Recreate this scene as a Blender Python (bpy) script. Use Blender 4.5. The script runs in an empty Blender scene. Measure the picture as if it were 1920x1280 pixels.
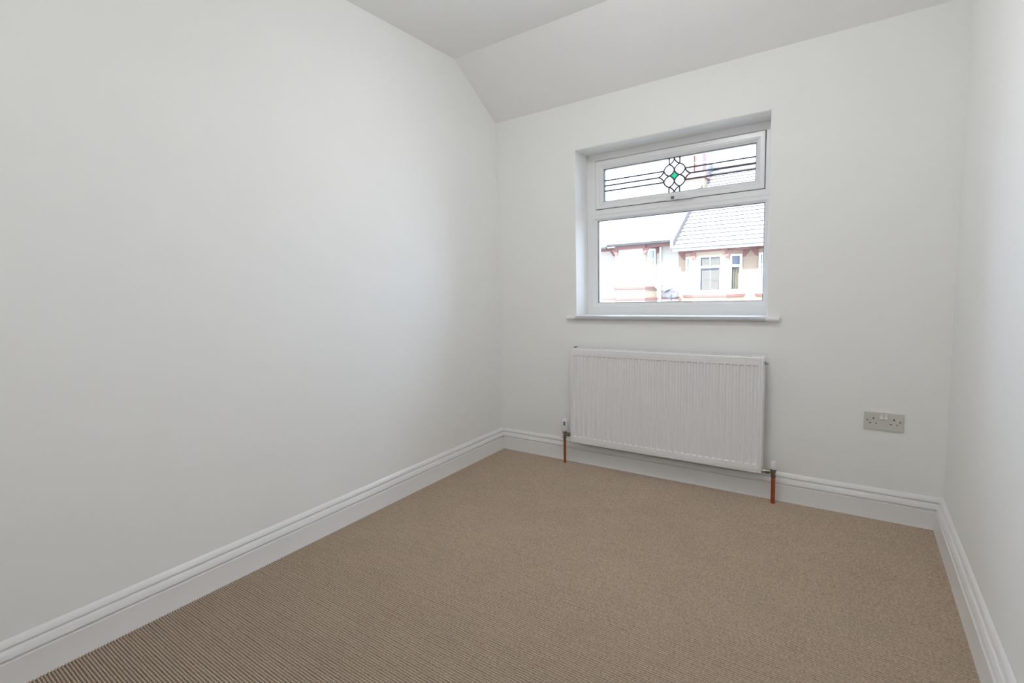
import bpy, bmesh, math, random
from mathutils import Vector, Matrix
random.seed(7)
S = bpy.context.scene
COL = S.collection

# ------------------------------------------------------------------ camera, sky, sun, exposure
cam_d = bpy.data.cameras.new('camera')
cam = bpy.data.objects.new('camera', cam_d)
COL.objects.link(cam)
R_ = Vector((0.78458834, 0.61910124, -0.03368666))
U_ = Vector((-0.03097035, 0.09339694, 0.99514715))
W_ = Vector((-0.61924307, 0.77973756, -0.09245193))
M = Matrix((R_, U_, -W_)).transposed().to_4x4()
M.translation = Vector((2.03369, -3.20645, 1.18266))
cam.matrix_world = M
cam_d.sensor_width = 36.0
cam_d.lens = 964.878 * 36.0 / 1920.0
cam_d.shift_x = 123.89 / 1920.0
cam_d.shift_y = -6.538 / 1920.0
cam_d.clip_start = 0.02
cam_d.clip_end = 300
S.camera = cam

world = bpy.data.worlds.new('sky')
S.world = world
world.use_nodes = True
bg = world.node_tree.nodes['Background']
bg.inputs['Color'].default_value = (3.9, 4.75, 6.2, 1)
bg.inputs['Strength'].default_value = 1.0

sun_d = bpy.data.lights.new('sun', 'SUN')
sun_d.energy = 12.0
sun_d.angle = math.radians(0.6)
sun_d.color = (1.0, 0.96, 0.88)
sun = bpy.data.objects.new('sun', sun_d)
sun.rotation_euler = Vector((-0.08, -0.75, 0.66)).to_track_quat('Z', 'Y').to_euler()
sun.location = (0, -6, 12)
COL.objects.link(sun)

LAMP_STRENGTH = (31.0, 15.5)      # added fill lamps: front, back
LAMP_COLOR = (1.0, 1.0, 1.02, 1)

S.view_settings.view_transform = 'Standard'
S.view_settings.look = 'None'
S.view_settings.gamma = 1.0
S.view_settings.use_curve_mapping = False
S.view_settings.exposure = 0.24
S.cycles.diffuse_bounces = 8
S.cycles.max_bounces = 14
S.cycles.transparent_max_bounces = 16

# ------------------------------------------------------------------ helpers
def tag(o, label=None, cat=None, group=None, kind=None):
    if label: o['label'] = label
    if cat: o['category'] = cat
    if group: o['group'] = group
    if kind: o['kind'] = kind
    return o

def obj(name, bm, mat, parent=None, smooth=False, auto=None):
    me = bpy.data.meshes.new(name)
    bmesh.ops.recalc_face_normals(bm, faces=bm.faces)
    bm.to_mesh(me); bm.free()
    me.materials.append(mat)
    if smooth:
        for p in me.polygons: p.use_smooth = True
    o = bpy.data.objects.new(name, me)
    COL.objects.link(o)
    if parent is not None: o.parent = parent
    if auto is not None:
        me.set_sharp_from_angle(angle=math.radians(auto))
    return o

def empty(name, loc=(0, 0, 0)):
    o = bpy.data.objects.new(name, None)
    o.location = loc
    o.empty_display_size = 0.1
    COL.objects.link(o)
    return o

def B(): return bmesh.new()

def box(bm, x0, x1, y0, y1, z0, z1, bev=0.0, seg=2):
    vs = [bm.verts.new(p) for p in ((x0,y0,z0),(x1,y0,z0),(x1,y1,z0),(x0,y1,z0),(x0,y0,z1),(x1,y0,z1),(x1,y1,z1),(x0,y1,z1))]
    fs = [bm.faces.new([vs[i] for i in f]) for f in ((0,3,2,1),(4,5,6,7),(0,1,5,4),(1,2,6,5),(2,3,7,6),(3,0,4,7))]
    if bev > 0:
        es = list({e for f in fs for e in f.edges})
        bmesh.ops.bevel(bm, geom=es, offset=bev, segments=seg, affect='EDGES', profile=0.5)
    return bm

def prism(bm, poly, axis, a, b):
    """extrude a polygon along an axis: axis 'x' poly=(y,z), 'y' poly=(x,z), 'z' poly=(x,y)"""
    def P(p, t):
        return {'x': (t, p[0], p[1]), 'y': (p[0], t, p[1]), 'z': (p[0], p[1], t)}[axis]
    A = [bm.verts.new(P(p, a)) for p in poly]
    C = [bm.verts.new(P(p, b)) for p in poly]
    n = len(poly)
    bm.faces.new(A); bm.faces.new(C[::-1])
    for i in range(n):
        bm.faces.new((A[i], A[(i+1) % n], C[(i+1) % n], C[i]))
    return bm

def lathe(bm, prof, c, axis='z', n=28):
    """prof: list of (r, t) along axis from centre c"""
    rings = []
    for r, t in prof:
        ring = []
        for i in range(n):
            a = 2*math.pi*i/n
            u, v = r*math.cos(a), r*math.sin(a)
            p = {'z': (u, v, t), 'x': (t, u, v), 'y': (u, t, v)}[axis]
            ring.append(bm.verts.new((c[0]+p[0], c[1]+p[1], c[2]+p[2])))
        rings.append(ring)
    for a, b in zip(rings, rings[1:]):
        for i in range(n):
            bm.faces.new((a[i], a[(i+1) % n], b[(i+1) % n], b[i]))
    bm.faces.new(rings[0]); bm.faces.new(rings[-1][::-1])
    return bm

def ring_frame(bm, x0, x1, z0, z1, prof, close=True):
    """mitred rectangular frame in the xz plane; prof = closed loop of (inset, y)"""
    loops = []
    for ins, y in prof:
        loops.append([bm.verts.new(p) for p in ((x0+ins, y, z0+ins), (x1-ins, y, z0+ins), (x1-ins, y, z1-ins), (x0+ins, y, z1-ins))])
    m = len(loops)
    for k in range(m if close else m-1):
        a, b = loops[k], loops[(k+1) % m]
        for i in range(4):
            bm.faces.new((a[i], a[(i+1) % 4], b[(i+1) % 4], b[i]))
    return bm

def tube(bm, pts, r, n=6):
    rings = []
    for k, p in enumerate(pts):
        p = Vector(p)
        d = (Vector(pts[min(k+1, len(pts)-1)]) - Vector(pts[max(k-1, 0)])).normalized()
        u = d.cross(Vector((0, 0, 1)))
        if u.length < 1e-4: u = Vector((1, 0, 0))
        u.normalize(); v = d.cross(u)
        rings.append([bm.verts.new(p + r*(math.cos(2*math.pi*i/n)*u + math.sin(2*math.pi*i/n)*v)) for i in range(n)])
    for a, b in zip(rings, rings[1:]):
        for i in range(n):
            bm.faces.new((a[i], a[(i+1) % n], b[(i+1) % n], b[i]))
    bm.faces.new(rings[0]); bm.faces.new(rings[-1][::-1])
    return bm

# ------------------------------------------------------------------ materials
def mat(name, col, rough=0.5, metal=0.0, spec=0.5, noise=None, bump=None):
    m = bpy.data.materials.new(name); m.use_nodes = True
    nt = m.node_tree; b = nt.nodes['Principled BSDF']
    b.inputs['Base Color'].default_value = (*col, 1)
    b.inputs['Roughness'].default_value = rough
    b.inputs['Metallic'].default_value = metal
    b.inputs['Specular IOR Level'].default_value = spec
    tc = nt.nodes.new('ShaderNodeTexCoord')
    if noise:
        sc, amt = noise
        n = nt.nodes.new('ShaderNodeTexNoise'); n.inputs['Scale'].default_value = sc; n.inputs['Detail'].default_value = 4
        nt.links.new(tc.outputs['Object'], n.inputs['Vector'])
        r = nt.nodes.new('ShaderNodeMix'); r.data_type = 'RGBA'
        r.inputs[6].default_value = (*[c*(1-amt) for c in col], 1)
        r.inputs[7].default_value = (*[min(1, c*(1+amt)) for c in col], 1)
        nt.links.new(n.outputs['Fac'], r.inputs[0])
        nt.links.new(r.outputs[2], b.inputs['Base Color'])
    if bump:
        sc, st, dist = bump
        n2 = nt.nodes.new('ShaderNodeTexNoise'); n2.inputs['Scale'].default_value = sc; n2.inputs['Detail'].default_value = 3
        nt.links.new(tc.outputs['Object'], n2.inputs['Vector'])
        bp = nt.nodes.new('ShaderNodeBump'); bp.inputs['Strength'].default_value = st; bp.inputs['Distance'].default_value = dist
        nt.links.new(n2.outputs['Fac'], bp.inputs['Height'])
        nt.links.new(bp.outputs['Normal'], b.inputs['Normal'])
    return m

PAINT = mat('wall_paint', (0.895, 0.90, 0.882), 0.75, spec=0.25, noise=(3.0, 0.012), bump=(220, 0.12, 0.001))
CEIL = mat('ceiling_paint', (0.90, 0.90, 0.89), 0.85, spec=0.2, noise=(2.0, 0.01), bump=(180, 0.15, 0.001))
GLOSS = mat('gloss_white', (0.84, 0.835, 0.83), 0.28, spec=0.5, noise=(6, 0.012))
UPVC = mat('upvc_white', (0.86, 0.865, 0.87), 0.25, spec=0.5, noise=(5, 0.01))
RAD = mat('radiator_enamel', (0.86, 0.86, 0.865), 0.3, spec=0.5, noise=(6, 0.008))
DARK = mat('dark_gap', (0.03, 0.03, 0.03), 0.6, noise=(10, 0.1))
SPACER = mat('glazing_spacer', (0.10, 0.115, 0.125), 0.5, noise=(10, 0.1))
LEAD = mat('lead_came', (0.10, 0.11, 0.13), 0.5, 0.3, noise=(60, 0.15))
CHROME = mat('valve_metal', (0.30, 0.285, 0.23), 0.28, 1.0, noise=(40, 0.2))
COPPER = mat('copper_pipe', (0.42, 0.115, 0.05), 0.4, 0.6, noise=(30, 0.2))
PLASTIC = mat('white_plastic', (0.80, 0.79, 0.82), 0.35, noise=(20, 0.02))
GREYP = mat('grey_print', (0.18, 0.18, 0.2), 0.5, noise=(60, 0.1))
PLATE = mat('brushed_plate', (0.64, 0.64, 0.59), 0.4, 0.1, noise=(30, 0.03))
ROCKER = mat('rocker_plastic', (0.74, 0.71, 0.69), 0.35, noise=(20, 0.02))
SCREW = mat('screw_metal', (0.25, 0.25, 0.24), 0.35, 0.8, noise=(50, 0.1))

def carpet_mat():
    m = bpy.data.materials.new('carpet'); m.use_nodes = True
    nt = m.node_tree; b = nt.nodes['Principled BSDF']; L = nt.links
    b.inputs['Roughness'].default_value = 0.95; b.inputs['Specular IOR Level'].default_value = 0.1
    b.inputs['Sheen Weight'].default_value = 0.1
    tc = nt.nodes.new('ShaderNodeTexCoord')
    mp = nt.nodes.new('ShaderNodeMapping'); mp.inputs['Scale'].default_value = (150, 260, 1)
    L.new(tc.outputs['Object'], mp.inputs['Vector'])
    n = nt.nodes.new('ShaderNodeTexNoise'); n.inputs['Scale'].default_value = 1.0; n.inputs['Detail'].default_value = 3
    L.new(mp.outputs['Vector'], n.inputs['Vector'])
    cr = nt.nodes.new('ShaderNodeValToRGB')
    cr.color_ramp.elements[0].position = 0.25; cr.color_ramp.elements[0].color = (0.345, 0.270, 0.203, 1)
    cr.color_ramp.elements[1].position = 0.75; cr.color_ramp.elements[1].color = (0.625, 0.50, 0.39, 1)
    L.new(n.outputs['Fac'], cr.inputs['Fac'])
    n2 = nt.nodes.new('ShaderNodeTexNoise'); n2.inputs['Scale'].default_value = 5.0; n2.inputs['Detail'].default_value = 4
    L.new(tc.outputs['Object'], n2.inputs['Vector'])
    mr = nt.nodes.new('ShaderNodeMapRange'); mr.inputs['To Min'].default_value = 0.93; mr.inputs['To Max'].default_value = 1.07
    L.new(n2.outputs['Fac'], mr.inputs['Value'])
    mx = nt.nodes.new('ShaderNodeMix'); mx.data_type = 'RGBA'; mx.blend_type = 'MULTIPLY'; mx.inputs[0].default_value = 1
    L.new(cr.outputs['Color'], mx.inputs[6]); L.new(mr.outputs['Result'], mx.inputs[7])
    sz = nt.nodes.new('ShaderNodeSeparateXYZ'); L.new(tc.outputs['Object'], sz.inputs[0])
    groove_shade = nt.nodes.new('ShaderNodeMapRange'); groove_shade.inputs['From Min'].default_value = -0.0058; groove_shade.inputs['From Max'].default_value = -0.0012
    groove_shade.inputs['To Min'].default_value = 0.42; groove_shade.inputs['To Max'].default_value = 1.0      # shade between the ribs painted into the colour, darker with depth
    L.new(sz.outputs['Z'], groove_shade.inputs['Value'])
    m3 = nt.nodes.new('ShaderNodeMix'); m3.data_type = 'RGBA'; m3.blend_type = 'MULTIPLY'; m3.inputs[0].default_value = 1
    L.new(mx.outputs[2], m3.inputs[6]); L.new(groove_shade.outputs['Result'], m3.inputs[7])
    L.new(m3.outputs[2], b.inputs['Base Color'])
    bp = nt.nodes.new('ShaderNodeBump'); bp.inputs['Strength'].default_value = 0.5; bp.inputs['Distance'].default_value = 0.002
    L.new(n.outputs['Fac'], bp.inputs['Height']); L.new(bp.outputs['Normal'], b.inputs['Normal'])
    return m
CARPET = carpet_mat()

def glass_mat(name, tint=(1, 1, 1)):
    m = bpy.data.materials.new(name); m.use_nodes = True
    nt = m.node_tree; L = nt.links
    for n in list(nt.nodes):
        if n.type == 'BSDF_PRINCIPLED': nt.nodes.remove(n)
    out = [n for n in nt.nodes if n.type == 'OUTPUT_MATERIAL'][0]
    t = nt.nodes.new('ShaderNodeBsdfTransparent'); t.inputs['Color'].default_value = (*tint, 1)
    g = nt.nodes.new('ShaderNodeBsdfGlossy'); g.inputs['Roughness'].default_value = 0.02
    f = nt.nodes.new('ShaderNodeFresnel'); f.inputs['IOR'].default_value = 1.25
    n = nt.nodes.new('ShaderNodeTexNoise'); n.inputs['Scale'].default_value = 3
    b = nt.nodes.new('ShaderNodeBump'); b.inputs['Strength'].default_value = 0.02; b.inputs['Distance'].default_value = 0.01
    L.new(n.outputs['Fac'], b.inputs['Height']); L.new(b.outputs['Normal'], g.inputs['Normal'])
    mx = nt.nodes.new('ShaderNodeMixShader')
    L.new(f.outputs['Fac'], mx.inputs['Fac']); L.new(t.outputs[0], mx.inputs[1]); L.new(g.outputs[0], mx.inputs[2])
    L.new(mx.outputs[0], out.inputs['Surface'])
    return m
GLASS = glass_mat('clear_glass', (0.98, 0.985, 0.985))
GREEN = glass_mat('green_stained_glass', (0.13, 0.52, 0.36))

# ------------------------------------------------------------------ room shell
W = 2.3871; H1 = 2.3455; H2 = 2.6389; YS = -0.4625; YB = -3.75
WX0, WX1, WZ0, WZ1 = 0.5968, 1.671, 0.984, 2.046
FY = 0.19          # front of window frame
WT = 0.31          # outer wall thickness

# floor: ribbed carpet, ribs parallel to the window wall
bm = B()
pitch = 0.0095
nr = int((0 - YB) / pitch) + 1
NX = 70
prof = [(0.0, -0.0060), (0.12, -0.0046), (0.27, -0.0010), (0.5, 0.0), (0.73, -0.0010), (0.88, -0.0046)]
prev = None
for r in range(nr):
    ph = random.uniform(0, 6.28); am = random.uniform(0.0003, 0.0007)
    dz = [random.uniform(-0.0004, 0.0002) for _ in range(NX+1)]
    for k, (t, z) in enumerate(prof):
        row = []
        for i in range(NX+1):
            x = -0.02 + (W+0.04)*i/NX
            wob = am*math.sin(x*17+ph) if 0 < k else 0
            row.append(bm.verts.new((x, -(r+t)*pitch + wob, z + (dz[i] if k in (2, 3, 4) else 0))))
        if prev:
            for i in range(NX): bm.faces.new((prev[i], prev[i+1], row[i+1], row[i]))
        prev = row
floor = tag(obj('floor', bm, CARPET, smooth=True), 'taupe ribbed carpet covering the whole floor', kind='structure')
bm = B(); box(bm, -0.2, W+0.2, YB-0.15, WT, -0.25, -0.0075)
SUB = mat('subfloor', (0.35, 0.3, 0.25), 0.9, noise=(8, 0.1))
tag(obj('floor', bm, SUB), 'solid floor slab beneath the carpet', kind='structure')

# far wall with window opening and softly rounded reveal edge
bm = B()
r = 0.008
loops = []
for k in range(5):
    a = math.pi/2*k/4
    o, y = r*(1-math.sin(a)), r*(1-math.cos(a))
    loops.append([bm.verts.new(p) for p in ((WX0-o, y, WZ0), (WX1+o, y, WZ0), (WX1+o, y, WZ1+o), (WX0-o, y, WZ1+o))])
loops.append([bm.verts.new(p) for p in ((WX0, WT, WZ0), (WX1, WT, WZ0), (WX1, WT, WZ1), (WX0, WT, WZ1))])
for a, b in zip(loops, loops[1:]):
    for i in range(4): bm.faces.new((a[i], a[(i+1) % 4], b[(i+1) % 4], b[i]))
def outer(y):
    return [bm.verts.new(p) for p in ((-0.15, y, -0.25), (W+0.15, y, -0.25), (W+0.15, y, H1), (-0.15, y, H1))]
of, ob = outer(0.0), outer(WT)
for a, b in ((of, loops[0]), (ob, loops[-1])):
    for i in range(4): bm.faces.new((a[i], a[(i+1) % 4], b[(i+1) % 4], b[i]))
for i in range(4): bm.faces.new((of[i], of[(i+1) % 4], ob[(i+1) % 4], ob[i]))
tag(obj('wall_far', bm, PAINT), 'white window wall with a deep window reveal', kind='structure')

bm = B(); box(bm, -0.15, 0, YB-0.15, 0.0, -0.25, 2.8)
tag(obj('wall_left', bm, PAINT), 'long blank white wall on the left', kind='structure')
bm = B(); box(bm, W, W+0.15, YB-0.15, 0.0, -0.25, 2.8)
tag(obj('wall_right', bm, PAINT), 'white wall at the right edge of the picture', kind='structure')
bm = B(); box(bm, -0.15, W+0.15, YB-0.15, YB, -0.25, 2.8)
tag(obj('wall_back', bm, PAINT), 'white wall behind the viewpoint', kind='structure')
bm = B()
prism(bm, [(WT, H1), (0, H1), (YS, H2), (YB, H2), (YB, 2.85), (WT, 2.85)], 'x', 0.0, W)
tag(obj('ceiling', bm, CEIL), 'white ceiling with a sloping section above the window wall', kind='structure')

# skirting boards with a moulded top
SK = [(0.031, -0.004), (0.0285, 0.004), (0.0268, 0.0855), (0.0258, 0.0868), (0.0160, 0.0874), (0.0160, 0.0918),
      (0.0228, 0.0930), (0.0238, 0.0960), (0.0225, 0.1030), (0.0200, 0.1110), (0.0165, 0.1185),
      (0.0150, 0.1196), (0.0050, 0.1204), (0.0050, 0.1258), (0.0118, 0.1272), (0.0112, 0.1300), (0.0090, 0.1360), (0.0055, 0.1430), (0.0, 0.1490)]
def skirt(name, f, a_in, b_in, lab):
    bm = B(); rows = []
    for o, z in SK + [(-0.001, 0.1490), (-0.001, -0.004)]:
        rows.append([bm.verts.new(f(o, z, 0)), bm.verts.new(f(o, z, 1))])
    n = len(rows)
    for k in range(n):
        a, b = rows[k], rows[(k+1) % n]
        bm.faces.new((a[0], a[1], b[1], b[0]))
    bm.faces.new([r[0] for r in rows]); bm.faces.new([r[1] for r in rows][::-1])
    o = obj(name, bm, GLOSS, smooth=True, auto=22)
    return tag(o, lab, kind='structure')
skirt('baseboard_far', lambda o, z, e: ((o if e == 0 else W-o), -o, z), 0, 0, 'white moulded skirting board under the radiator')
skirt('baseboard_left', lambda o, z, e: (o, (-o if e == 0 else YB), z), 0, 0, 'white moulded skirting board along the left wall')
skirt('baseboard_right', lambda o, z, e: (W-o, (-o if e == 0 else YB), z), 0, 0, 'white moulded skirting board along the right wall')

# ------------------------------------------------------------------ added fill lamps (unseen, hung under the ceiling to brighten the room)
for ly, DZ, st, lab in ((-1.32, -0.16, LAMP_STRENGTH[0], 'added unseen fill lamp under the ceiling, nearer the window wall'), (-2.95, -0.10, LAMP_STRENGTH[1], 'added unseen fill lamp under the ceiling, nearer the back of the room')):
    EM = bpy.data.materials.new('fill_diffuser'); EM.use_nodes = True
    e = EM.node_tree.nodes['Principled BSDF']
    e.inputs['Base Color'].default_value = (0.9, 0.9, 0.88, 1)
    e.inputs['Emission Color'].default_value = LAMP_COLOR
    e.inputs['Emission Strength'].default_value = st
    lamp = empty('fill_lamp', (1.3, ly, H2))
    tag(lamp, lab, 'lamp')
    bm = B(); lathe(bm, [(0.05, 0.0), (0.05, -0.01), (0.012, -0.02), (0.012, DZ+0.002), (0.125, DZ-0.002), (0.13, DZ-0.008), (0.12, DZ-0.021)], (0, 0, 0))
    obj('base', bm, PLASTIC, lamp, True, 40)
    bm = B(); lathe(bm, [(0.118, -0.021), (0.128, -0.035), (0.13, -0.06), (0.122, -0.09), (0.10, -0.105), (0.05, -0.113), (0.005, -0.115)], (0, 0, DZ))
    obj('diffuser', bm, EM, lamp, True)

# ------------------------------------------------------------------ window
win = empty('window_1', ((WX0+WX1)/2, FY, WZ0))
tag(win, 'white framed window with a leaded top light, set deep in the far wall', kind='structure')
def wobj(name, bm, m, parent, smooth=False, auto=None):
    bmesh.ops.translate(bm, verts=bm.verts, vec=-Vector(win.location))
    return obj(name, bm, m, parent, smooth, auto)
LX0, LX1, LZ0, LZ1 = 0.6640, 1.6290, 1.0610, 1.6110      # lower glass
SX0, SX1, SZ0, SZ1 = 0.6590, 1.6290, 1.6830, 1.9990      # sash outline
TX0, TX1, TZ0, TZ1 = 0.7095, 1.5830, 1.7320, 1.9430      # top glass
# outer frame: jambs, head, transom, bottom rail
def member(bm, poly, y0, y1, bev=0.004):
    prism(bm, poly, 'y', y0, y1)
bm = B()
y0, y1 = FY, FY+0.07
def fprof(dep, bev=0.006): return None
# frame built as two openings sharing a transom; each opening has a sloped glazing bead
def opening_ring(bm, ox0, ox1, oz0, oz1, ix0, ix1, iz0, iz1, ys):
    """ring between outer rect and inner rect; ys list of (fraction 0 outer..1 inner, y)"""
    loops = []
    for f, y in ys:
        a0, a1, b0, b1 = ox0+(ix0-ox0)*f, ox1+(ix1-ox1)*f, oz0+(iz0-oz0)*f, oz1+(iz1-oz1)*f
        loops.append([bm.verts.new(p) for p in ((a0, y, b0), (a1, y, b0), (a1, y, b1), (a0, y, b1))])
    for a, b in zip(loops, loops[1:]):
        for i in range(4): bm.faces.new((a[i], a[(i+1) % 4], b[(i+1) % 4], b[i]))
ZT = (LZ1 + SZ0)/2
opening_ring(bm, WX0, WX1, WZ0, 1.647, LX0, LX1, LZ0, LZ1,
             [(0, y1), (0, y0+0.002), (0.04, y0), (0.66, y0), (0.72, y0+0.0035), (0.76, y0+0.0035), (0.95, y0+0.012), (1.0, y0+0.016), (1.0, y1)])
opening_ring(bm, WX0, WX1, 1.647, WZ1, SX0, SX1, SZ0, SZ1,
             [(0, y1), (0, y0+0.002), (0.04, y0), (0.90, y0), (0.985, y0+0.004), (0.985, y1)])
wobj('frame', bm, UPVC, win)
# sash
sash_bm = B()
opening_ring(sash_bm, SX0+0.0025, SX1-0.0025, SZ0+0.0025, SZ1-0.0025, TX0, TX1, TZ0, TZ1,
             [(0, y1), (0, y0-0.004), (0.05, y0-0.008), (0.52, y0-0.008), (0.58, y0-0.005), (0.64, y0-0.005), (0.93, y0+0.004), (1.0, y0+0.009), (1.0, y1)])
sash = wobj('sash', sash_bm, UPVC, win)
# dark seal in the gap around the sash
bm = B(); opening_ring(bm, SX0-0.004, SX1+0.004, SZ0-0.004, SZ1+0.004, SX0+0.004, SX1-0.004, SZ0+0.004, SZ1-0.004, [(0, y0+0.012), (1, y0+0.012)])
wobj('seal', bm, SPACER, win)
# glazing gaskets and spacer bars
bm = B(); opening_ring(bm, LX0-0.001, LX1+0.001, LZ0-0.001, LZ1+0.001, LX0+0.003, LX1-0.003, LZ0+0.003, LZ1-0.003, [(0, y0+0.018), (1, y0+0.018), (1, y0+0.040)])
wobj('gasket', bm, SPACER, win)
bm = B(); opening_ring(bm, TX0-0.001, TX1+0.001, TZ0-0.001, TZ1+0.001, TX0+0.003, TX1-0.003, TZ0+0.003, TZ1-0.003, [(0, y0+0.012), (1, y0+0.012), (1, y0+0.036)])
wobj('gasket', bm, SPACER, sash)
bm = B(); box(bm, LX0-0.004, LX1+0.004, y0+0.028, y0+0.032, LZ0-0.004, LZ1+0.004)
wobj('pane', bm, GLASS, win)
GY = y0+0.026
bm = B(); box(bm, TX0-0.004, TX1+0.004, GY, GY+0.004, TZ0-0.004, TZ1+0.004)
wobj('pane', bm, GLASS, sash)

# leading: interlaced ogee lattice with a green diamond in the middle
cx, cz = 1.1475, 1.8362
HX, HZ = 0.0925, 0.1018
def node(i, j):      # lattice node, i,j in 0..3 ; (0,0) top, (3,0) left, (0,3) right, (3,3) bottom
    return (cx + (j-i)/3*HX, cz + (1-(i+j)/3)*HZ)
def edge_pts(p, q, c, bulge, n=8):
    """arc from p to q bulging away from c (bulge>0) """
    mx, mz = (p[0]+q[0])/2, (p[1]+q[1])/2
    dx, dz = q[0]-p[0], q[1]-p[1]
    l = math.hypot(dx, dz); nx_, nz_ = -dz/l, dx/l
    if (mx-c[0])*nx_ + (mz-c[1])*nz_ < 0: nx_, nz_ = -nx_, -nz_
    out = []
    for k in range(n+1):
        t = k/n; h = bulge*l*4*t*(1-t)
        out.append((p[0]+dx*t+nx_*h, p[1]+dz*t+nz_*h))
    return out
paths = []
def cell_c(i, j):
    a, b, c, d = node(i, j), node(i+1, j), node(i, j+1), node(i+1, j+1)
    return ((a[0]+b[0]+c[0]+d[0])/4, (a[1]+b[1]+c[1]+d[1])/4)
big = [(1, 0), (0, 1), (2, 1), (1, 2)]
done = {}
for (i, j) in big:
    c = cell_c(i, j)
    for e in (((i, j), (i+1, j)), ((i, j), (i, j+1)), ((i+1, j), (i+1, j+1)), ((i, j+1), (i+1, j+1))):
        done[e] = edge_pts(node(*e[0]), node(*e[1]), c, 0.13)
for (i, j) in [(0, 0), (2, 0), (0, 2), (2, 2)]:
    c = cell_c(i, j)
    for e in (((i, j), (i+1, j)), ((i, j), (i, j+1)), ((i+1, j), (i+1, j+1)), ((i, j+1), (i+1, j+1))):
        if e not in done:
            done[e] = edge_pts(node(*e[0]), node(*e[1]), c, -0.13)
paths = list(done.values())
T, Bt, Lf, Rt = node(0, 0), node(3, 3), node(3, 0), node(0, 3)
paths.append([T, (T[0], TZ1)])
for n_ in (node(1, 0), node(0, 1)): paths.append([n_, (n_[0], TZ1)])
for n_ in (node(3, 2), node(2, 3)): paths.append([n_, (n_[0], TZ0)])
for n_ in (node(2, 0), Lf, node(3, 1)): paths.append([n_, (TX0, n_[1])])
for n_ in (node(0, 2), Rt, node(1, 3)): paths.append([n_, (TX1, n_[1])])
bm = B()
hw = 0.0045
for P in paths:
    n = len(P); la = []
    for k, p in enumerate(P):
        q0, q1 = P[max(k-1, 0)], P[min(k+1, n-1)]
        dx, dz = q1[0]-q0[0], q1[1]-q0[1]; l = math.hypot(dx, dz)
        ux, uz = -dz/l*hw, dx/l*hw
        la.append([bm.verts.new(v) for v in ((p[0]+ux, GY, p[1]+uz), (p[0]+ux*.5, GY-0.0018, p[1]+uz*.5), (p[0]-ux*.5, GY-0.0018, p[1]-uz*.5), (p[0]-ux, GY, p[1]-uz))])
    for a, b in zip(la, la[1:]):
        for i in range(3): bm.faces.new((a[i], a[i+1], b[i+1], b[i]))
wobj('leading', bm, LEAD, sash)
# the green piece in the centre
bm = B()
loop = []
for e, rev in ((((1, 1), (2, 1)), False), (((2, 1), (2, 2)), False), (((1, 2), (2, 2)), True), (((1, 1), (1, 2)), True)):
    P = done[e]
    P = P[::-1] if rev else P
    loop += P[:-1]
prism(bm, loop, 'y', GY-0.0008, GY-0.0001)
tag(wobj('stained_glass', bm, GREEN, sash), 'small green diamond of stained glass')

# window handle
bm = B(); box(bm, 1.114, 1.166, y0-0.020, y0-0.008, 1.6815, 1.7075, 0.003)
handle = tag(wobj('handle', bm, PLASTIC, sash), 'small white locking handle on the sash rail')
bm = B()
prism(bm, [(1.150, 1.7050), (1.150, 1.6840), (1.20, 1.6810), (1.265, 1.6805), (1.268, 1.6860), (1.262, 1.6900), (1.20, 1.6990)], 'y', y0-0.030, y0-0.020)
lever = wobj('handle', bm, PLASTIC, sash)
bm = B(); box(bm, 1.144, 1.161, y0-0.038, y0-0.028, 1.6870, 1.7035, 0.002)
tag(wobj('key_button', bm, mat('key_metal', (0.16, 0.16, 0.13), 0.4, 0.5, noise=(40, 0.1)), sash), 'dark key barrel of the handle')

# window board
sb = B()
zt = WZ0 + 0.0015
pf = [(FY+0.02, zt-0.028), (-0.016, zt-0.028)]
for k in range(7):
    a = -math.pi/2 + math.pi*k/6
    pf.append((-0.016-0.014*math.cos(a), zt-0.014+0.014*math.sin(a)))
pf.append((FY+0.02, zt))
prism(sb, pf, 'x', WX0+0.0005, WX1-0.0005)
pf2 = [(-0.0005, zt-0.0281)] + pf[1:-1] + [(-0.0005, zt+0.0001)]
prism(sb, pf2, 'x', 0.5385, 1.7315)
sill = obj('trim_1', sb, GLOSS, smooth=True, auto=35)
tag(sill, 'white window board with a rounded nose', kind='structure')

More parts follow.
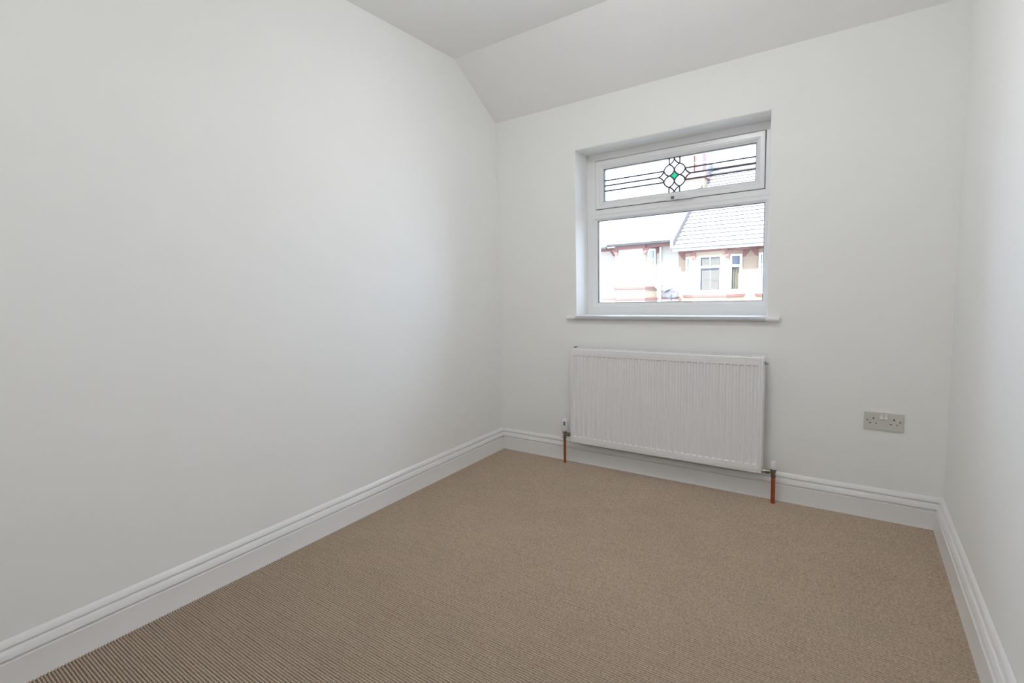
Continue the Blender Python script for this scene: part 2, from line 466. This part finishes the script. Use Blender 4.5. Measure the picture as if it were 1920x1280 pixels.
# ------------------------------------------------------------------ radiator
RX0, RX1, RZ0, RZ1 = 0.5895, 1.6765, 0.1525, 0.7765
RYF, RYB = -0.100, -0.035
rad = empty('radiator', ((RX0+RX1)/2, -0.035, RZ0))
tag(rad, 'long white panel radiator with vertical flutes, mounted below the window', 'radiator')
def robj(name, bm, m, parent=None, smooth=False, auto=None):
    bmesh.ops.translate(bm, verts=bm.verts, vec=-Vector(rad.location))
    return obj(name, bm, m, parent or rad, smooth, auto)
NF = 32
def flute_panel(yf, depth, sign):
    bm = B()
    fx0, fx1 = RX0+0.020, RX1-0.020
    p = (fx1-fx0)/NF
    xs = []
    for k in range(NF):
        for t, h in ((0.0, 0), (0.10, 0), (0.20, 0.5), (0.30, 1), (0.70, 1), (0.80, 0.5), (0.90, 0)):
            xs.append((fx0+(k+t)*p, h))
    xs.append((fx1, 0))
    ed = [(RX0, -2), (RX0+0.0015, -1), (RX0+0.004, 0), (RX0+0.0105, 0), (RX0+0.0112, -3), (RX0+0.0134, -3), (RX0+0.0141, 0)]
    xs = ed + xs + [(2*((RX0+RX1)/2)-x, h) for x, h in ed[::-1]]
    zs = [(RZ0, -2), (RZ0+0.0015, -1), (RZ0+0.004, 0), (RZ0+0.0125, 0), (RZ0+0.0132, -3), (RZ0+0.0154, -3), (RZ0+0.0161, 0), (RZ0+0.042, 0), (RZ0+0.0432, 0.15), (RZ0+0.0468, 0.88), (RZ0+0.0480, 1), (RZ1-0.0480, 1), (RZ1-0.0468, 0.88), (RZ1-0.0432, 0.15), (RZ1-0.042, 0), (RZ1-0.004, 0), (RZ1-0.0015, -1), (RZ1, -2)]
    g = []
    for z, v in zs:
        row = []
        for x, h in xs:
            if h < 0 or v < 0:
                m_ = -2 if -2 in (h, v) else (-1 if -1 in (h, v) else -3)
                y = yf + sign*{-1: 0.0015, -2: 0.005, -3: 0.0028}[m_]
            else:
                y = yf + sign*depth*h*v
            row.append(bm.verts.new((x, y, z)))
        g.append(row)
    for a, b in zip(g, g[1:]):
        for i in range(len(xs)-1): bm.faces.new((a[i], a[i+1], b[i+1], b[i]))
    return bm, g
bm, g = flute_panel(RYF, 0.0075, 1)
# give the pressed sheet a rolled rim and thickness
rim = [g[0][0], g[0][-1], g[-1][-1], g[-1][0]]
yb = RYF+0.014
def strip(vs, yv):
    nv = [bm.verts.new((v.co.x, yv, v.co.z)) for v in vs]
    for i in range(len(vs)-1): bm.faces.new((vs[i], vs[i+1], nv[i+1], nv[i]))
    return nv
strip(g[0], yb); strip(g[-1], yb); strip([r_[0] for r_ in g], yb); strip([r_[-1] for r_ in g], yb)
b4 = [bm.verts.new(p) for p in ((RX0, yb, RZ0), (RX1, yb, RZ0), (RX1, yb, RZ1), (RX0, yb, RZ1))]
bm.faces.new(b4)
tag(robj('front_panel', bm, RAD, smooth=True, auto=28), 'white pressed steel front panel with vertical flutes')
bm = B(); box(bm, RX0+0.006, RX1-0.006, -0.043, RYB, RZ0+0.008, RZ1-0.012, 0.003)
robj('rear_panel', bm, RAD)
for sx in (0, 1):
    bm = B()
    xa = RX0-0.0008 if sx == 0 else RX1-0.0012
    box(bm, xa, xa+0.002, -0.090, RYB, RZ0+0.006, RZ1-0.002, 0.0006)
    robj('side_panel', bm, RAD)
# convector fins inside (visible from below and through the grille)
bm = B()
for k in range(96):
    x = RX0+0.02+(RX1-RX0-0.04)*k/95
    box(bm, x-0.0006, x+0.0006, -0.083, -0.046, RZ0+0.04, RZ1-0.05)
tag(robj('convector', bm, mat('convector_steel', (0.45, 0.45, 0.45), 0.5, noise=(20, 0.05))), 'folded steel convector fins inside the radiator', kind='stuff')
# top grille
bm = B()
zt_ = RZ1+0.001
box(bm, RX0, RX1, -0.095, -0.078, zt_-0.003, zt_, 0.001)
box(bm, RX0, RX1, -0.052, RYB-0.0, zt_-0.003, zt_, 0.001)
nb = 74
for k in range(nb+1):
    x = RX0+0.012+(RX1-RX0-0.024)*k/nb
    box(bm, x-0.0032, x+0.0032, -0.078, -0.052, zt_-0.0028, zt_-0.0002)
box(bm, RX0, RX0+0.012, -0.078, -0.052, zt_-0.003, zt_)
box(bm, RX1-0.012, RX1, -0.078, -0.052, zt_-0.003, zt_)
tag(robj('top_grille', bm, RAD), 'slotted white top grille')
# air vent and plug
bm = B(); lathe(bm, [(0.009, 0.0), (0.009, 0.006), (0.0055, 0.007), (0.0055, 0.013), (0.003, 0.0135), (0.003, 0.017)], (RX1, -0.066, 0.744), 'x', 12)
tag(robj('bleed_valve', bm, CHROME, smooth=True, auto=30), 'small brass bleed valve at the top corner')
bm = B(); prism(bm, [(RX0+0.006, RZ1), (RX0+0.012, RZ1+0.008), (RX0+0.030, RZ1+0.011), (RX0+0.032, RZ1+0.008), (RX0+0.014, RZ1)], 'y', -0.045, -0.037)
tag(robj('grille_clip', bm, SPACER), 'dark clip at the corner of the grille')
# wall brackets
for x in (0.80, 1.46):
    bm = B(); box(bm, x-0.015, x+0.015, RYB, 0.0, 0.25, 0.70, 0.001); box(bm, x-0.03, x+0.03, -0.004, 0.0, 0.24, 0.71)
    robj('bracket', bm, RAD)

def valve(x, py, zb, zt, head, rp, toward):
    root = tag(robj('valve', valve_body(x, py, zb, zt, toward), CHROME, smooth=True, auto=30), 'tarnished brass radiator valve body')
    bm = B(); lathe(bm, [(rp, 0.0), (rp, zb+0.004)], (x, py, -0.003), 'z', 20)
    tag(robj('pipe', bm, COPPER, smooth=True, auto=40), 'bare copper pipe rising from the carpet')
    return root
def valve_body(x, py, zb, zt, toward):
    bm = B(); h = zt-zb
    lathe(bm, [(0.0115, 0), (0.0125, 0.002), (0.0125, h*.26), (0.010, h*.30), (0.0098, h*.55), (0.0125, h*.60), (0.0125, h*.80), (0.014, h*.84), (0.014, h)], (x, py, zb), 'z', 6 if False else 16)
    zc = zb+h*.58
    s = 1 if toward > x else -1
    L_ = abs(toward-x)
    pr = [(0.0085, 0.0), (0.0085, L_*.35), (0.0125, L_*.36), (0.0125, L_*.68), (0.0095, L_*.70), (0.0095, L_+0.004)]
    lathe(bm, [(r_, s*t) for r_, t in pr], (x, py, zc), 'x', 12)
    return bm
v1 = valve(0.5385, -0.0766, 0.168, 0.2165, 'trv', 0.0083, RX0)
bm = B(); lathe(bm, [(0.0165, 0.0), (0.0200, 0.004), (0.0212, 0.012), (0.0212, 0.066), (0.0200, 0.074), (0.0165, 0.0795), (0.008, 0.081)], (0.5385, -0.0766, 0.2165), 'z', 24)
tag(robj('valve_head', bm, PLASTIC, v1, smooth=True, auto=25), 'white ribbed thermostatic valve head')
bm = B()
for k in range(22):
    a = 2*math.pi*k/22
    if -2.35 < (a if a < math.pi else a-2*math.pi) < -1.0: continue
    c_, s_ = math.cos(a), math.sin(a)
    box(bm, 0.5385+0.0212*c_-0.0009, 0.5385+0.0212*c_+0.0009, -0.0766+0.0212*s_-0.0009, -0.0766+0.0212*s_+0.0009, 0.232, 0.280)
robj('grip_ribs', bm, PLASTIC, v1)
bm = B(); box(bm, 0.5400, 0.5512, -0.0990, -0.0940, 0.258, 0.284, 0.001)
tag(robj('setting_scale', bm, GREYP, v1), 'grey printed setting scale on the valve head')
v2 = valve(1.7290, -0.0783, 0.140, 0.184, 'lock', 0.0100, RX1)
bm = B(); lathe(bm, [(0.0135, 0.0), (0.0150, 0.003), (0.0145, 0.020), (0.0115, 0.038), (0.008, 0.043)], (1.7290, -0.0783, 0.184), 'z', 20)
tag(robj('valve_cap', bm, PLASTIC, v2, smooth=True, auto=35), 'small white lockshield cap')

# ------------------------------------------------------------------ double socket
PX0, PX1, PZ0, PZ1 = 2.0918, 2.2378, 0.4388, 0.5248
sock = empty('double_socket', ((PX0+PX1)/2, 0.0, (PZ0+PZ1)/2))
tag(sock, 'double wall socket with a grey metal plate and pale rocker switches, right of the radiator', 'socket')
def sobj(name, bm, m, smooth=False, auto=None):
    bmesh.ops.translate(bm, verts=bm.verts, vec=-Vector(sock.location))
    return obj(name, bm, m, sock, smooth, auto)
holes = []
for sgn, cxs in ((0, 2.1268), (1, 2.2032)):
    holes += [(cxs-0.0024, cxs+0.0024, 0.4895, 0.4980), (cxs-0.0143, cxs-0.0075, 0.4684, 0.4728), (cxs+0.0075, cxs+0.0143, 0.4684, 0.4728)]
holes_sw = [(2.1498, 2.1638, 0.4938, 0.5195), (2.1656, 2.1796, 0.4938, 0.5195)]
allh = holes + holes_sw
xs = sorted({PX0+0.002, PX1-0.002, *[h[0] for h in allh], *[h[1] for h in allh]})
zs = sorted({PZ0+0.002, PZ1-0.002, *[h[2] for h in allh], *[h[3] for h in allh]})
bm = B()
vv = {}
def V(x, y, z):
    k = (round(x, 6), round(y, 6), round(z, 6))
    if k not in vv: vv[k] = bm.verts.new((x, y, z))
    return vv[k]
yf = -0.009
for a, b in zip(xs, xs[1:]):
    for c, d in zip(zs, zs[1:]):
        mx_, mz_ = (a+b)/2, (c+d)/2
        if any(h[0] < mx_ < h[1] and h[2] < mz_ < h[3] for h in allh): continue
        bm.faces.new((V(a, yf, c), V(b, yf, c), V(b, yf, d), V(a, yf, d)))
for h in allh:
    q = [(h[0], h[2]), (h[1], h[2]), (h[1], h[3]), (h[0], h[3])]
    q0 = [bm.verts.new((p[0], yf, p[1])) for p in q]; q1 = [bm.verts.new((p[0], yf+0.007, p[1])) for p in q]
    for i in range(4): bm.faces.new((q0[i], q0[(i+1) % 4], q1[(i+1) % 4], q1[i]))
l0 = [(PX0+.002, PZ0+.002), (PX1-.002, PZ0+.002), (PX1-.002, PZ1-.002), (PX0+.002, PZ1-.002)]
l1 = [(PX0, PZ0), (PX1, PZ0), (PX1, PZ1), (PX0, PZ1)]
a = [bm.verts.new((p[0], yf, p[1])) for p in l0]; b = [bm.verts.new((p[0], yf+.002, p[1])) for p in l1]; c = [bm.verts.new((p[0], 0, p[1])) for p in l1]
for u, v in ((a, b), (b, c)):
    for i in range(4): bm.faces.new((u[i], u[(i+1) % 4], v[(i+1) % 4], v[i]))
sobj('face_plate', bm, PLATE)
for h in holes:
    bm = B(); box(bm, h[0]-0.0006, h[1]+0.0006, -0.0055, -0.002, h[2]-0.0006, h[3]+0.0006)
    sobj('pin_hole', bm, DARK)
for h in holes_sw:
    bm = B()
    prism(bm, [(-0.003, h[2]+.0003), (-0.0145, h[2]+.0003), (-0.0105, (h[2]+h[3])/2), (-0.0102, h[3]-.0003), (-0.003, h[3]-.0003)], 'x', h[0]+.0003, h[1]-.0003)
    sobj('rocker_switch', bm, ROCKER)
for x, z in ((2.1046, 0.4850), (2.2250, 0.4848)):
    bm = B(); lathe(bm, [(0.0036, 0), (0.0036, -0.0006), (0.0028, -0.0012)], (x, yf, z), 'y', 14)
    box(bm, x-0.0030, x+0.0030, yf-0.0013, yf-0.0008, z-0.0005, z+0.0005)
    sobj('screw', bm, SCREW)

# ------------------------------------------------------------------ outside: street and terrace opposite
def brick_mat(name, c1, c2, mortar, rough=0.9):
    m = bpy.data.materials.new(name); m.use_nodes = True
    nt = m.node_tree; b = nt.nodes['Principled BSDF']; L = nt.links
    b.inputs['Roughness'].default_value = rough
    tc = nt.nodes.new('ShaderNodeTexCoord'); sp = nt.nodes.new('ShaderNodeSeparateXYZ'); cb = nt.nodes.new('ShaderNodeCombineXYZ')
    ad = nt.nodes.new('ShaderNodeMath'); ad.operation = 'ADD'
    L.new(tc.outputs['Object'], sp.inputs[0]); L.new(sp.outputs['X'], ad.inputs[0]); L.new(sp.outputs['Y'], ad.inputs[1])
    L.new(ad.outputs[0], cb.inputs['X']); L.new(sp.outputs['Z'], cb.inputs['Y'])
    br = nt.nodes.new('ShaderNodeTexBrick'); br.inputs['Scale'].default_value = 1.0
    br.inputs['Brick Width'].default_value = 0.225; br.inputs['Row Height'].default_value = 0.075; br.inputs['Mortar Size'].default_value = 0.006
    br.inputs['Color1'].default_value = (*c1, 1); br.inputs['Color2'].default_value = (*c2, 1); br.inputs['Mortar'].default_value = (*mortar, 1)
    L.new(cb.outputs[0], br.inputs['Vector']); L.new(br.outputs['Color'], b.inputs['Base Color'])
    return m
BRICK_L = brick_mat('pale_brick', (0.27, 0.225, 0.185), (0.25, 0.20, 0.16), (0.28, 0.24, 0.2))
BRICK_R = brick_mat('orange_brick', (0.30, 0.23, 0.165), (0.28, 0.205, 0.145), (0.31, 0.25, 0.19))
BRICK_C = brick_mat('chimney_brick', (0.23, 0.145, 0.13), (0.20, 0.125, 0.115), (0.24, 0.17, 0.16))
CREAM = brick_mat('cream_painted_brick', (0.42, 0.385, 0.335), (0.40, 0.36, 0.31), (0.43, 0.40, 0.35))
REDST = mat('red_painted_stone', (0.19, 0.095, 0.083), 0.8, noise=(6, 0.1))
GUTTER = mat('dark_gutter', (0.03, 0.03, 0.032), 0.6, noise=(8, 0.4))
SLATE = mat('pale_slate', (0.30, 0.30, 0.295), 0.8, noise=(3, 0.08))
TILE = mat('concrete_tile', (0.26, 0.255, 0.245), 0.85, noise=(3, 0.08))
VERGE = mat('lead_flashing', (0.14, 0.125, 0.12), 0.7, noise=(6, 0.15))
OFRAME = mat('white_window_frame', (0.8, 0.8, 0.8), 0.4, noise=(4, 0.03))
BLIND = mat('wooden_blind', (0.18, 0.135, 0.085), 0.6, noise=(10, 0.15))
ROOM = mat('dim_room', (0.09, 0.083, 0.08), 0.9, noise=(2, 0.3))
CURT = mat('striped_curtain', (0.17, 0.14, 0.07), 0.8, noise=(6, 0.3))
BLUEB = mat('pale_blue_net', (0.22, 0.225, 0.26), 0.7, noise=(4, 0.05))
WHITEB = mat('white_blind', (0.8, 0.8, 0.8), 0.7, noise=(4, 0.02))
DISHM = mat('grey_dish', (0.19, 0.19, 0.215), 0.5, noise=(5, 0.05))
OGL = bpy.data.materials.new('far_glass'); OGL.use_nodes = True
_p = OGL.node_tree.nodes['Principled BSDF']
_p.inputs['Base Color'].default_value = (1, 1, 1, 1); _p.inputs['Roughness'].default_value = 0.03
_nt = OGL.node_tree; _t = _nt.nodes.new('ShaderNodeBsdfTransparent'); _t.inputs['Color'].default_value = (0.9, 0.92, 0.93, 1)
_g = _nt.nodes.new('ShaderNodeBsdfGlossy'); _g.inputs['Roughness'].default_value = 0.03
_m = _nt.nodes.new('ShaderNodeMixShader'); _m.inputs[0].default_value = 0.04
_nt.links.new(_t.outputs[0], _m.inputs[1]); _nt.links.new(_g.outputs[0], _m.inputs[2])
_nt.links.new(_m.outputs[0], [n for n in _nt.nodes if n.type == 'OUTPUT_MATERIAL'][0].inputs['Surface'])

GZ = -2.9
bm = B(); box(bm, -40, 40, 0.6, 60, GZ-0.2, GZ)
tag(obj('ground', bm, mat('asphalt', (0.30, 0.29, 0.27), 0.9, noise=(30, 0.2))), 'grey street surface between the two rows of houses', kind='structure')
bm = B(); box(bm, -40, 40, 14.2, 60, GZ, GZ+0.12)
tag(obj('pavement', bm, mat('paving', (0.5, 0.48, 0.45), 0.9, noise=(10, 0.1))), 'raised pavement in front of the opposite terrace', kind='structure')

YF, YW = 18.0, 18.6
def facet_prism(bm, p, q, z0, z1, t0, t1):
    """slab along the segment p->q (plan), from t0 to t1 along the outward normal"""
    p, q = Vector(p), Vector(q); d = (q-p).normalized(); n = Vector((d.y, -d.x))
    P = [p+n*t0, q+n*t0, q+n*t1, p+n*t1]
    prism(bm, [(v.x, v.y) for v in P], 'z', z0, z1)
def far_window(parent, p, q, z0, z1, ztr, style):
    """window in the wall segment p->q (plan) with transom at ztr; style selects what shows behind the glass"""
    p, q = Vector(p), Vector(q); d = (q-p).normalized(); L = (q-p).length
    def seg(a, b): return p+d*a, p+d*b
    bm = B(); f = 0.065
    for a, b, za, zb in ((0, f, z0, z1), (L-f, L, z0, z1), (f, L-f, z0, z0+f), (f, L-f, z1-f, z1), (f, L-f, ztr-0.045, ztr+0.045)):
        s = seg(a, b); facet_prism(bm, s[0], s[1], za, zb, -0.05, 0.0)
    if style == 'blind':
        for za, zb in ((ztr+0.045, z1-f),):
            s = seg(L/2-0.012, L/2+0.012); facet_prism(bm, s[0], s[1], za, zb, -0.045, -0.005)
    w = obj('window', bm, OFRAME, parent)
    for za, zb in ((z0+f, ztr-0.045), (ztr+0.045, z1-f)):
        bm = B(); s = seg(f, L-f); facet_prism(bm, s[0], s[1], za, zb, -0.03, -0.022)
        obj('pane', bm, OGL, w)
    if style == 'blind':
        bm = B()
        for za, zb in ((z0+f+0.02, ztr-0.11), (ztr+0.07, z1-f-0.03)):
            n = int((zb-za)/0.05)
            for (a, b) in ((f+0.06, L/2-0.02), (L/2+0.02, L-f-0.06)):
                for k in range(n):
                    s = seg(a, b); facet_prism(bm, s[0], s[1], za+k*0.05, za+k*0.05+0.036, -0.10, -0.09)
                s = seg(a-0.02, a); facet_prism(bm, s[0], s[1], za, zb, -0.10, -0.085)
                s = seg(b, b+0.02); facet_prism(bm, s[0], s[1], za, zb, -0.10, -0.085)
        tag(obj('slatted_shutter', bm, BLIND, w), 'brown slatted shutters behind the glass', kind='stuff')
    elif style == 'curtain':
        bm = B()
        for k in range(3):
            a = f+0.03+k*(L-2*f-0.04)/3; s = seg(a, a+0.055); facet_prism(bm, s[0], s[1], z0+f, ztr-0.1, -0.12, -0.09)
        obj('curtain', bm, CURT, w)
        bm = B(); s = seg(f, L-f); facet_prism(bm, s[0], s[1], ztr, z1-f, -0.09, -0.08)
        obj('net_blind', bm, BLUEB, w)
    elif style == 'white':
        bm = B(); s = seg(f, L-f); facet_prism(bm, s[0], s[1], z0+f, z1-f, -0.08, -0.07)
        obj('roller_blind', bm, WHITEB, w)
    elif style == 'sky':
        bm = B(); s = seg(f, L-f); facet_prism(bm, s[0], s[1], z0+f, ztr, -0.08, -0.07)
        obj('net_curtain', bm, WHITEB, w)
    return w

def house(label, x0, x1, bcx, hf, dxf, zs, zw0, zw1, zf0, zf1, brick, frontw, styles, gut, group=None):
    h = empty('terraced_house', (0, 0, 0))
    tag(h, label, 'house')
    m = B(); box(m, x0, x1, YW, 24.6, GZ, zf1)
    obj('wall', m, CREAM if gut else brick, h)
    A, Bp, C, D = (bcx-hf-dxf, YW), (bcx-hf, YF), (bcx+hf, YF), (bcx+hf+dxf, YW)
    def inset(t):   # plan polygon moved outward by t
        return [(A[0]-t*1.1, YW), (Bp[0]-t*0.5, YF-t), (C[0]+t*0.5, YF-t), (D[0]+t*1.1, YW)]
    bm = B()
    for fl, (za, zb) in enumerate(((GZ, zw0-0.02-2.75), (zw1-2.75, zw0-0.02), (zw1, zf1))):
        prism(bm, [(x, y) for x, y in inset(0.0)], 'z', za, zb)
    # piers
    def pier(p, q, a, b, za, zb):
        p_, q_ = Vector(p), Vector(q); d = (q_-p_).normalized()
        facet_prism(bm, p_+d*a, p_+d*b, za, zb, -0.22, 0.0)
    Lf = (Vector(Bp)-Vector(A)).length; Lc = 2*hf
    ww = frontw/2
    for za, zb in ((zw0-0.02, zw1), (zw0-2.77, zw1-2.75)):
        pier(Bp, C, 0, hf-ww, za, zb); pier(Bp, C, hf+ww, Lc, za, zb)
        pier(C, D, 0, Lf*0.22, za, zb); pier(C, D, Lf*0.88, Lf, za, zb)
        pier(A, Bp, 0, Lf*0.12, za, zb); pier(A, Bp, Lf*0.78, Lf, za, zb)
    obj('bay', bm, brick, h)
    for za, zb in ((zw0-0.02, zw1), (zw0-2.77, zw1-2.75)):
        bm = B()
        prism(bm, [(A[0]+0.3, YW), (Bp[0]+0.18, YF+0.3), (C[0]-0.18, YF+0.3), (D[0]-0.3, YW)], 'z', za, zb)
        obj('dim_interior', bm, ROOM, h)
    ztr = zw1 - 0.42
    for dz in (0, -2.75):
        far_window(h, (bcx-ww, YF), (bcx+ww, YF), zw0+dz, zw1+dz, ztr+dz, styles[0])
        dC = (Vector(D)-Vector(C)).normalized(); dA = (Vector(Bp)-Vector(A)).normalized()
        far_window(h, Vector(C)+dC*Lf*0.22, Vector(C)+dC*Lf*0.88, zw0+dz, zw1+dz, ztr+dz, styles[1])
        far_window(h, Vector(A)+dA*Lf*0.12, Vector(A)+dA*Lf*0.78, zw0+dz, zw1+dz, ztr+dz, styles[2])
    # sill course round the bay
    for dz in (0, -2.75):
        bm = B(); prism(bm, inset(0.05), 'z', zs-0.085+dz, zs+dz); obj('sill_course', bm, REDST, h)
    bm = B(); prism(bm, inset(0.03), 'z', zs+0.0, zw0-0.02); obj('window_sill', bm, OFRAME, h)
    # string course
    bm = B(); box(bm, x0, bcx-hf-dxf, YW-0.04, YW, zs-0.53, zs-0.46); box(bm, bcx+hf+dxf, x1, YW-0.04, YW, zs-0.53, zs-0.46)
    prism(bm, inset(0.04), 'z', zs-0.53, zs-0.46)
    obj('string_course', bm, REDST, h)
    # fascia following the bay, with corner brackets
    bm = B(); prism(bm, inset(0.06), 'z', zf0, zf1)
    box(bm, x0, bcx-hf-dxf, YW-0.08, YW, zf0, zf1)
    if x1 < 4: box(bm, bcx+hf, x1, YF+0.0, YF+0.06, zf0, zf1)
    obj('fascia', bm, REDST, h)
    for p, s in ((C, 1), (D, 1), (Bp, -1), (A, -1)):
        bm = B()
        X = p[0]; Y = p[1]
        prism(bm, [(X-0.05*s, zf0), (X+0.20*s, zf0), (X+0.05*s, zf0-0.22), (X-0.05*s, zf0-0.26)], 'y', Y-0.05, Y+0.03)
        obj('eaves_bracket', bm, REDST, h)
    # gutter
    if gut:
        bm = B()
        xl = bcx-hf-dxf-0.02
        box(bm, xl, x1-0.13, YF-0.31, YF-0.175, zf1-0.02, zf1+0.085, 0.02)
        box(bm, x0, xl-0.001, YF-0.31, YF-0.175, zf1-0.10, zf1-0.0, 0.02)
        obj('gutter', bm, GUTTER, h)
    return h

hl = house('pale brick terraced house opposite with a dark gutter, left of the roof step', -9.3, -3.43, -5.115, 0.565, 0.30, 1.06, 1.157, 2.555, 2.60, 2.73,
           BRICK_L, 0.93, ('white', 'white', 'white'), True)
hr = house('orange brick terraced house opposite with slatted shutters in its bay window', -3.43, -0.96, -2.19, 0.55, 0.47, 0.69, 0.80, 2.14, 2.28, 2.41,
           BRICK_R, 0.78, ('blind', 'curtain', 'white'), False)
hn = house('orange brick terraced house opposite, cut off by the right edge of the window', -0.96, 5.0, 0.27, 0.55, 0.47, 0.69, 0.80, 2.14, 2.28, 2.41,
           BRICK_R, 0.78, ('white', 'curtain', 'white'), False)

# roofs: left plain, right tiled in courses; left roof stands 0.25 m higher, its side shows as a flashing strip
SL = 0.588; YR = 24.6
def zl(y): return 2.87 + SL*(y-18)
def zr(y): return zl(y) - 0.26
bm = B(); prism(bm, [(17.83, zl(17.83)), (YR, zl(YR)), (31.2, zl(17.83)), (31.2, zl(17.83)-0.2), (YR, zl(YR)-0.2), (17.83, zl(17.83)-0.05)], 'x', -9.3, -3.55)
obj('roof', bm, SLATE, hl)
bm = B(); prism(bm, [(17.80, zl(17.80)+0.02), (YR, zl(YR)+0.02), (YR, zl(YR)-0.30), (17.80, zl(17.80)-0.28)], 'x', -3.55, -3.43)
obj('verge', bm, VERGE, hl)
def tiled_roof(parent, x0, x1):
    ye = 17.72
    bm = B(); prism(bm, [(ye, zr(ye)-0.03), (YR, zr(YR)-0.03), (31.2, zr(ye)), (31.2, zr(ye)-0.25), (YR, zr(YR)-0.25), (ye, zr(ye)-0.10)], 'x', x0, x1)
    obj('roof', bm, TILE, parent)
    bm = B()
    course = 0.30; n = int((YR-ye)/course)
    for k in range(n):
        ya = ye - 0.02 + k*course; yb_ = ya+course+0.03
        cs = zr(ya) + 0.050; ce = zr(yb_) + 0.0
        prism(bm, [(ya, cs), (yb_, ce), (yb_, ce-0.03), (ya+0.06, zr(ya)-0.02), (ya+0.055, zr(ya)+0.032), (ya, cs-0.013)], 'x', x0, x1)
    tag(obj('tile_courses', bm, TILE, parent), 'overlapping courses of pale roof tiles', kind='stuff')
    bm = B()
    prism(bm, [(YR-0.15, zr(YR)-0.04), (YR-0.08, zr(YR)+0.10), (YR+0.08, zr(YR)+0.10), (YR+0.15, zr(YR)-0.04)], 'x', x0, x1)
    obj('ridge_tiles', bm, TILE, parent)
tiled_roof(hr, -3.43, -0.96)
tiled_roof(hn, -0.96, 5.0)

# chimney stack on the party wall: base, projecting band, two narrower shafts and pots
bm = B(); box(bm, -4.15, -3.37, 22.5, 23.3, 4.7, 5.80)
ch = tag(obj('chimney', bm, BRICK_R, hl), 'brick chimney stack seen through the leaded top light')
def cobj(name, bm, m): return obj(name, bm, m, ch)
bm = B(); box(bm, -4.20, -3.29, 22.43, 23.37, 5.80, 6.03); cobj('brick_band', bm, BRICK_C)
bm = B(); prism(bm, [(-4.02, 22.52), (-3.80, 22.52), (-3.80, 22.64), (-3.68, 22.64), (-3.68, 22.52), (-3.44, 22.52), (-3.44, 23.25), (-3.68, 23.25), (-3.68, 23.13), (-3.80, 23.13), (-3.80, 23.25), (-4.02, 23.25)], 'z', 6.03, 8.0)
cobj('shaft', bm, BRICK_C)
bm = B(); box(bm, -4.12, -3.34, 22.42, 23.35, 8.0, 8.2); cobj('stack_cap', bm, BRICK_C)
for x in (-3.91, -3.56):
    for y in (22.7, 23.08):
        bm = B(); lathe(bm, [(0.12, 0), (0.11, 0.05), (0.09, 0.45), (0.12, 0.48), (0.11, 0.52)], (x, y, 8.2), 'z', 14); cobj('chimney_pot', bm, REDST)

# downpipe on the left house
bm = B(); tube(bm, [(-4.10, YW-0.08, GZ), (-4.10, YW-0.08, 2.6)], 0.04, 8); obj('downpipe', bm, OFRAME, hl)

# satellite dishes
def dish(x, y, z, r, label, m, yaw, squash=1.0):
    d = empty('satellite_dish', (x, y, z)); tag(d, label, 'satellite dish')
    R3 = Matrix.Rotation(yaw, 4, 'Z') @ Matrix.Rotation(math.radians(-20), 4, 'X')
    bm = B(); n = 24; rings = []
    for s, yo in ((0.02, 0.0), (0.35, -0.01), (0.7, -0.045), (1.0, -0.10)):
        rings.append([bm.verts.new(R3 @ Vector((r*s*math.cos(2*math.pi*i/n), yo*r*2, r*s*0.92*squash*math.sin(2*math.pi*i/n)))) for i in range(n)])
    for a, b in zip(rings, rings[1:]):
        for i in range(n): bm.faces.new((a[i], a[(i+1) % n], b[(i+1) % n], b[i]))
    ret = bmesh.ops.solidify(bm, geom=bm.faces[:], thickness=0.015)
    obj('reflector', bm, m, d, True)
    bm = B(); tube(bm, [(0, 0.02, -r*0.8), (0.02, -r*0.7, -r*0.75), (0.03, -r*0.95, -r*0.15)], 0.02, 6)
    obj('arm', bm, SPACER, d)
    bm = B(); lathe(bm, [(0.03, 0), (0.045, 0.02), (0.045, 0.08), (0.02, 0.1)], (0.03, -r*0.95, -r*0.15), 'y', 10)
    obj('receiver', bm, SPACER, d)
    bm = B(); tube(bm, [(0, 0.02, 0), (0, YW-y-0.0, -0.05)], 0.03, 6); box(bm, -0.08, 0.08, YW-y-0.03, YW-y, -0.15, 0.1)
    obj('bracket', bm, REDST, d)
dish(-3.62, 18.30, 0.72, 0.28, 'lower of two satellite dishes between the bays opposite, grey and oval', DISHM, math.radians(12), 0.75)
dish(-3.93, 18.28, 1.12, 0.34, 'upper of two satellite dishes between the bays opposite, larger and white', WHITEB, math.radians(20), 0.9)

# overhead telephone cable crossing the street view
WIRE = mat('cable_sheath', (0.5, 0.5, 0.5), 0.6, noise=(5, 0.1))
bm = B(); tube(bm, [(-9.0 + k*1.0, 14.0, 5.35 - 0.085*k + 0.004*(k-6)**2*0.3) for k in range(14)], 0.010, 6)
tag(obj('overhead_cable', bm, WIRE), 'thin grey telephone cable crossing the sky behind the top light', 'cable')
